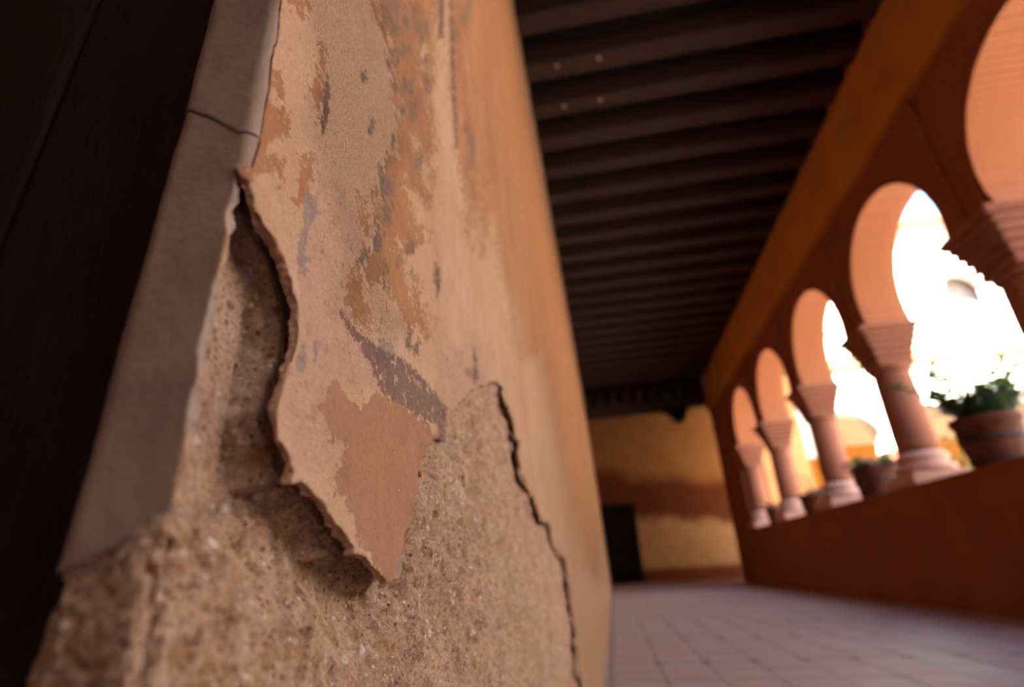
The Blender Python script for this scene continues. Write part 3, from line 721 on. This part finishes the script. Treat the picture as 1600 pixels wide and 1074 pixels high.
# ------------------------------------------------------------------ pots with plants on the parapet
def leaf(bm, p, d, L, W, up=Vector((0, 0, 1))):
    d = d.normalized(); sd = d.cross(up)
    if sd.length < .1: sd = Vector((1, 0, 0))
    sd.normalize(); n = sd.cross(d)
    pts = [(0, 0, 0), (.3, .5, .06), (.65, .42, .08), (1, 0, -.05), (.65, -.42, .08), (.3, -.5, .06)]
    vs = [bm.verts.new(p + d * L * a + sd * W * b + n * L * c) for a, b, c in pts]
    mid = bm.verts.new(p + d * L * .5 + n * L * .02)
    for i in range(6): bm.faces.new((vs[i], vs[(i + 1) % 6], mid))
def tube(bm, a, b, r0, r1):
    d = (b - a).normalized(); s = d.orthogonal().normalized(); t = d.cross(s)
    A = [bm.verts.new(a + (s * math.cos(k * math.pi / 3) + t * math.sin(k * math.pi / 3)) * r0) for k in range(6)]
    B = [bm.verts.new(b + (s * math.cos(k * math.pi / 3) + t * math.sin(k * math.pi / 3)) * r1) for k in range(6)]
    for k in range(6): bm.faces.new((A[k], A[(k + 1) % 6], B[(k + 1) % 6], B[k]))
def plant_pot(x, y, r, h, label, sprigs, mats, big=False, lf=(.06, .03), spread=1.0, name='potted_plant'):
    t = empty(name, (x, y, 1.09)); tag(t, label, 'potted plant')
    bm = bmesh.new()
    lathe(bm, [(r * .78, 0), (r * .80, .01), (r * .93, h * .45), (r * .98, h * .84), (r * 1.06, h * .86), (r * 1.07, h * .99), (r * 1.0, h), (r * .93, h * .985), (r * .92, h * .88)], 36)
    from_bm('pot', bm, M_clay, t, True)
    bm = bmesh.new(); lathe(bm, [(r * .93, h * .88), (r * .5, h * .91), (.01, h * .92)], 24); from_bm('soil', bm, M_soil, t, True)
    if big:
        for z0, z1, f0 in ((.08, .16, .835), (.50, .60, .95)):
            bm = bmesh.new(); lathe(bm, [(r * f0, h * z0), (r * (f0 + .03), h * z0 + .002), (r * (f0 + .045), h * z1), (r * (f0 + .01), h * z1 + .002)], 36); from_bm('band', bm, M_band, t, True)
    groups = {}
    sb = bmesh.new()
    for (n, L, lean, mi) in sprigs:
        for k in range(n):
            a = random.uniform(0, 6.28); q = random.uniform(0, r * .6)
            p = Vector((q * math.cos(a), q * math.sin(a), h * .9))
            d = Vector((math.cos(a) * lean * spread, math.sin(a) * lean * spread, 1)).normalized()
            ln = L * random.uniform(.6, 1.1); steps = max(3, int(ln / .045)); cur = p
            for i in range(steps):
                d = (d + Vector((random.uniform(-.14, .14), random.uniform(-.14, .14), -.10 * lean))).normalized()
                nx_ = cur + d * ln / steps; tube(sb, cur, nx_, .004, .003)
                g = groups.setdefault(mi, bmesh.new())
                for s_ in range(3):
                    b_ = random.uniform(0, 6.28)
                    leaf(g, nx_, Vector((math.cos(b_), math.sin(b_), random.uniform(-.1, .7))), lf[0] * random.uniform(.6, 1.2), lf[1] * random.uniform(.7, 1.2))
                cur = nx_
    from_bm('stem', sb, M_stem, t)['kind'] = 'stuff'
    for mi, g in groups.items():
        o = from_bm('foliage', g, mats[mi], t); o['kind'] = 'stuff'
    return t
plant_pot(3.25, CEN[4] - .02, .235, .42, 'large banded barrel pot with tall leafy green stems at the right edge of the parapet', [(22, .62, .50, 0), (34, .34, .8, 1)], [M_leaf, M_leafd], True, (.10, .06))
plant_pot(3.25, CEN[5], .24, .36, 'clay pot with low green and bluish leaves beside the large column base', [(12, .22, .8, 0), (16, .20, 1.2, 1), (14, .22, 1.8, 2)], [M_leaf, M_leafb, M_leafd], True, (.08, .045))
plant_pot(3.24, CEN[6], .21, .30, 'small dark pot with a yellow-green sprig between the middle columns', [(3, .34, .15, 0), (12, .18, 1.2, 1), (12, .16, 1.5, 2)], [M_leaf, M_leafb, M_leafd], False, (.07, .04))
plant_pot(3.24, CEN[7], .19, .30, 'smallest and farthest dark pot on the parapet, low dark leaves', [(2, .20, .3, 0), (16, .18, 1.0, 1)], [M_leaf, M_leafd], False, (.06, .035))
# a green plant out in the courtyard, seen low beside the large column
yp = empty('courtyard_shrub', (4.2, 7.1, 0)); tag(yp, 'green leafy shrub in the courtyard behind the large column base', 'shrub')
g = bmesh.new(); sb = bmesh.new()
for k in range(26):
    a = random.uniform(0, 6.28); b = random.uniform(.05, .45); p = Vector((0, 0, 0)); top = Vector((b * math.cos(a) * .7, b * math.sin(a) * .7, random.uniform(1.2, 1.95)))
    tube(sb, p, top, .008, .004)
    for i in range(9):
        q = p.lerp(top, random.uniform(.45, 1.0)); c_ = random.uniform(0, 6.28)
        leaf(g, q, Vector((math.cos(c_), math.sin(c_), random.uniform(-.2, .6))), .12, .06)
from_bm('stem', sb, M_stem, yp)['kind'] = 'stuff'; from_bm('foliage', g, M_leaf, yp)['kind'] = 'stuff'
fl = empty('red_flower', (3.44, 5.62, 1.09)); tag(fl, 'tiny red flower on the parapet by the large column base', 'flower')
g = bmesh.new()
for k in range(7):
    a = k * .9; leaf(g, Vector((0, 0, .05)), Vector((math.cos(a), math.sin(a), .35)), .035, .028)
from_bm('petals', g, M_red_fl, fl)
g = bmesh.new(); tube(g, Vector((0, 0, 0)), Vector((0, 0, .05)), .003, .003); leaf(g, Vector((0, 0, .02)), Vector((1, .3, .4)), .04, .02); from_bm('stem', g, M_stem, fl)
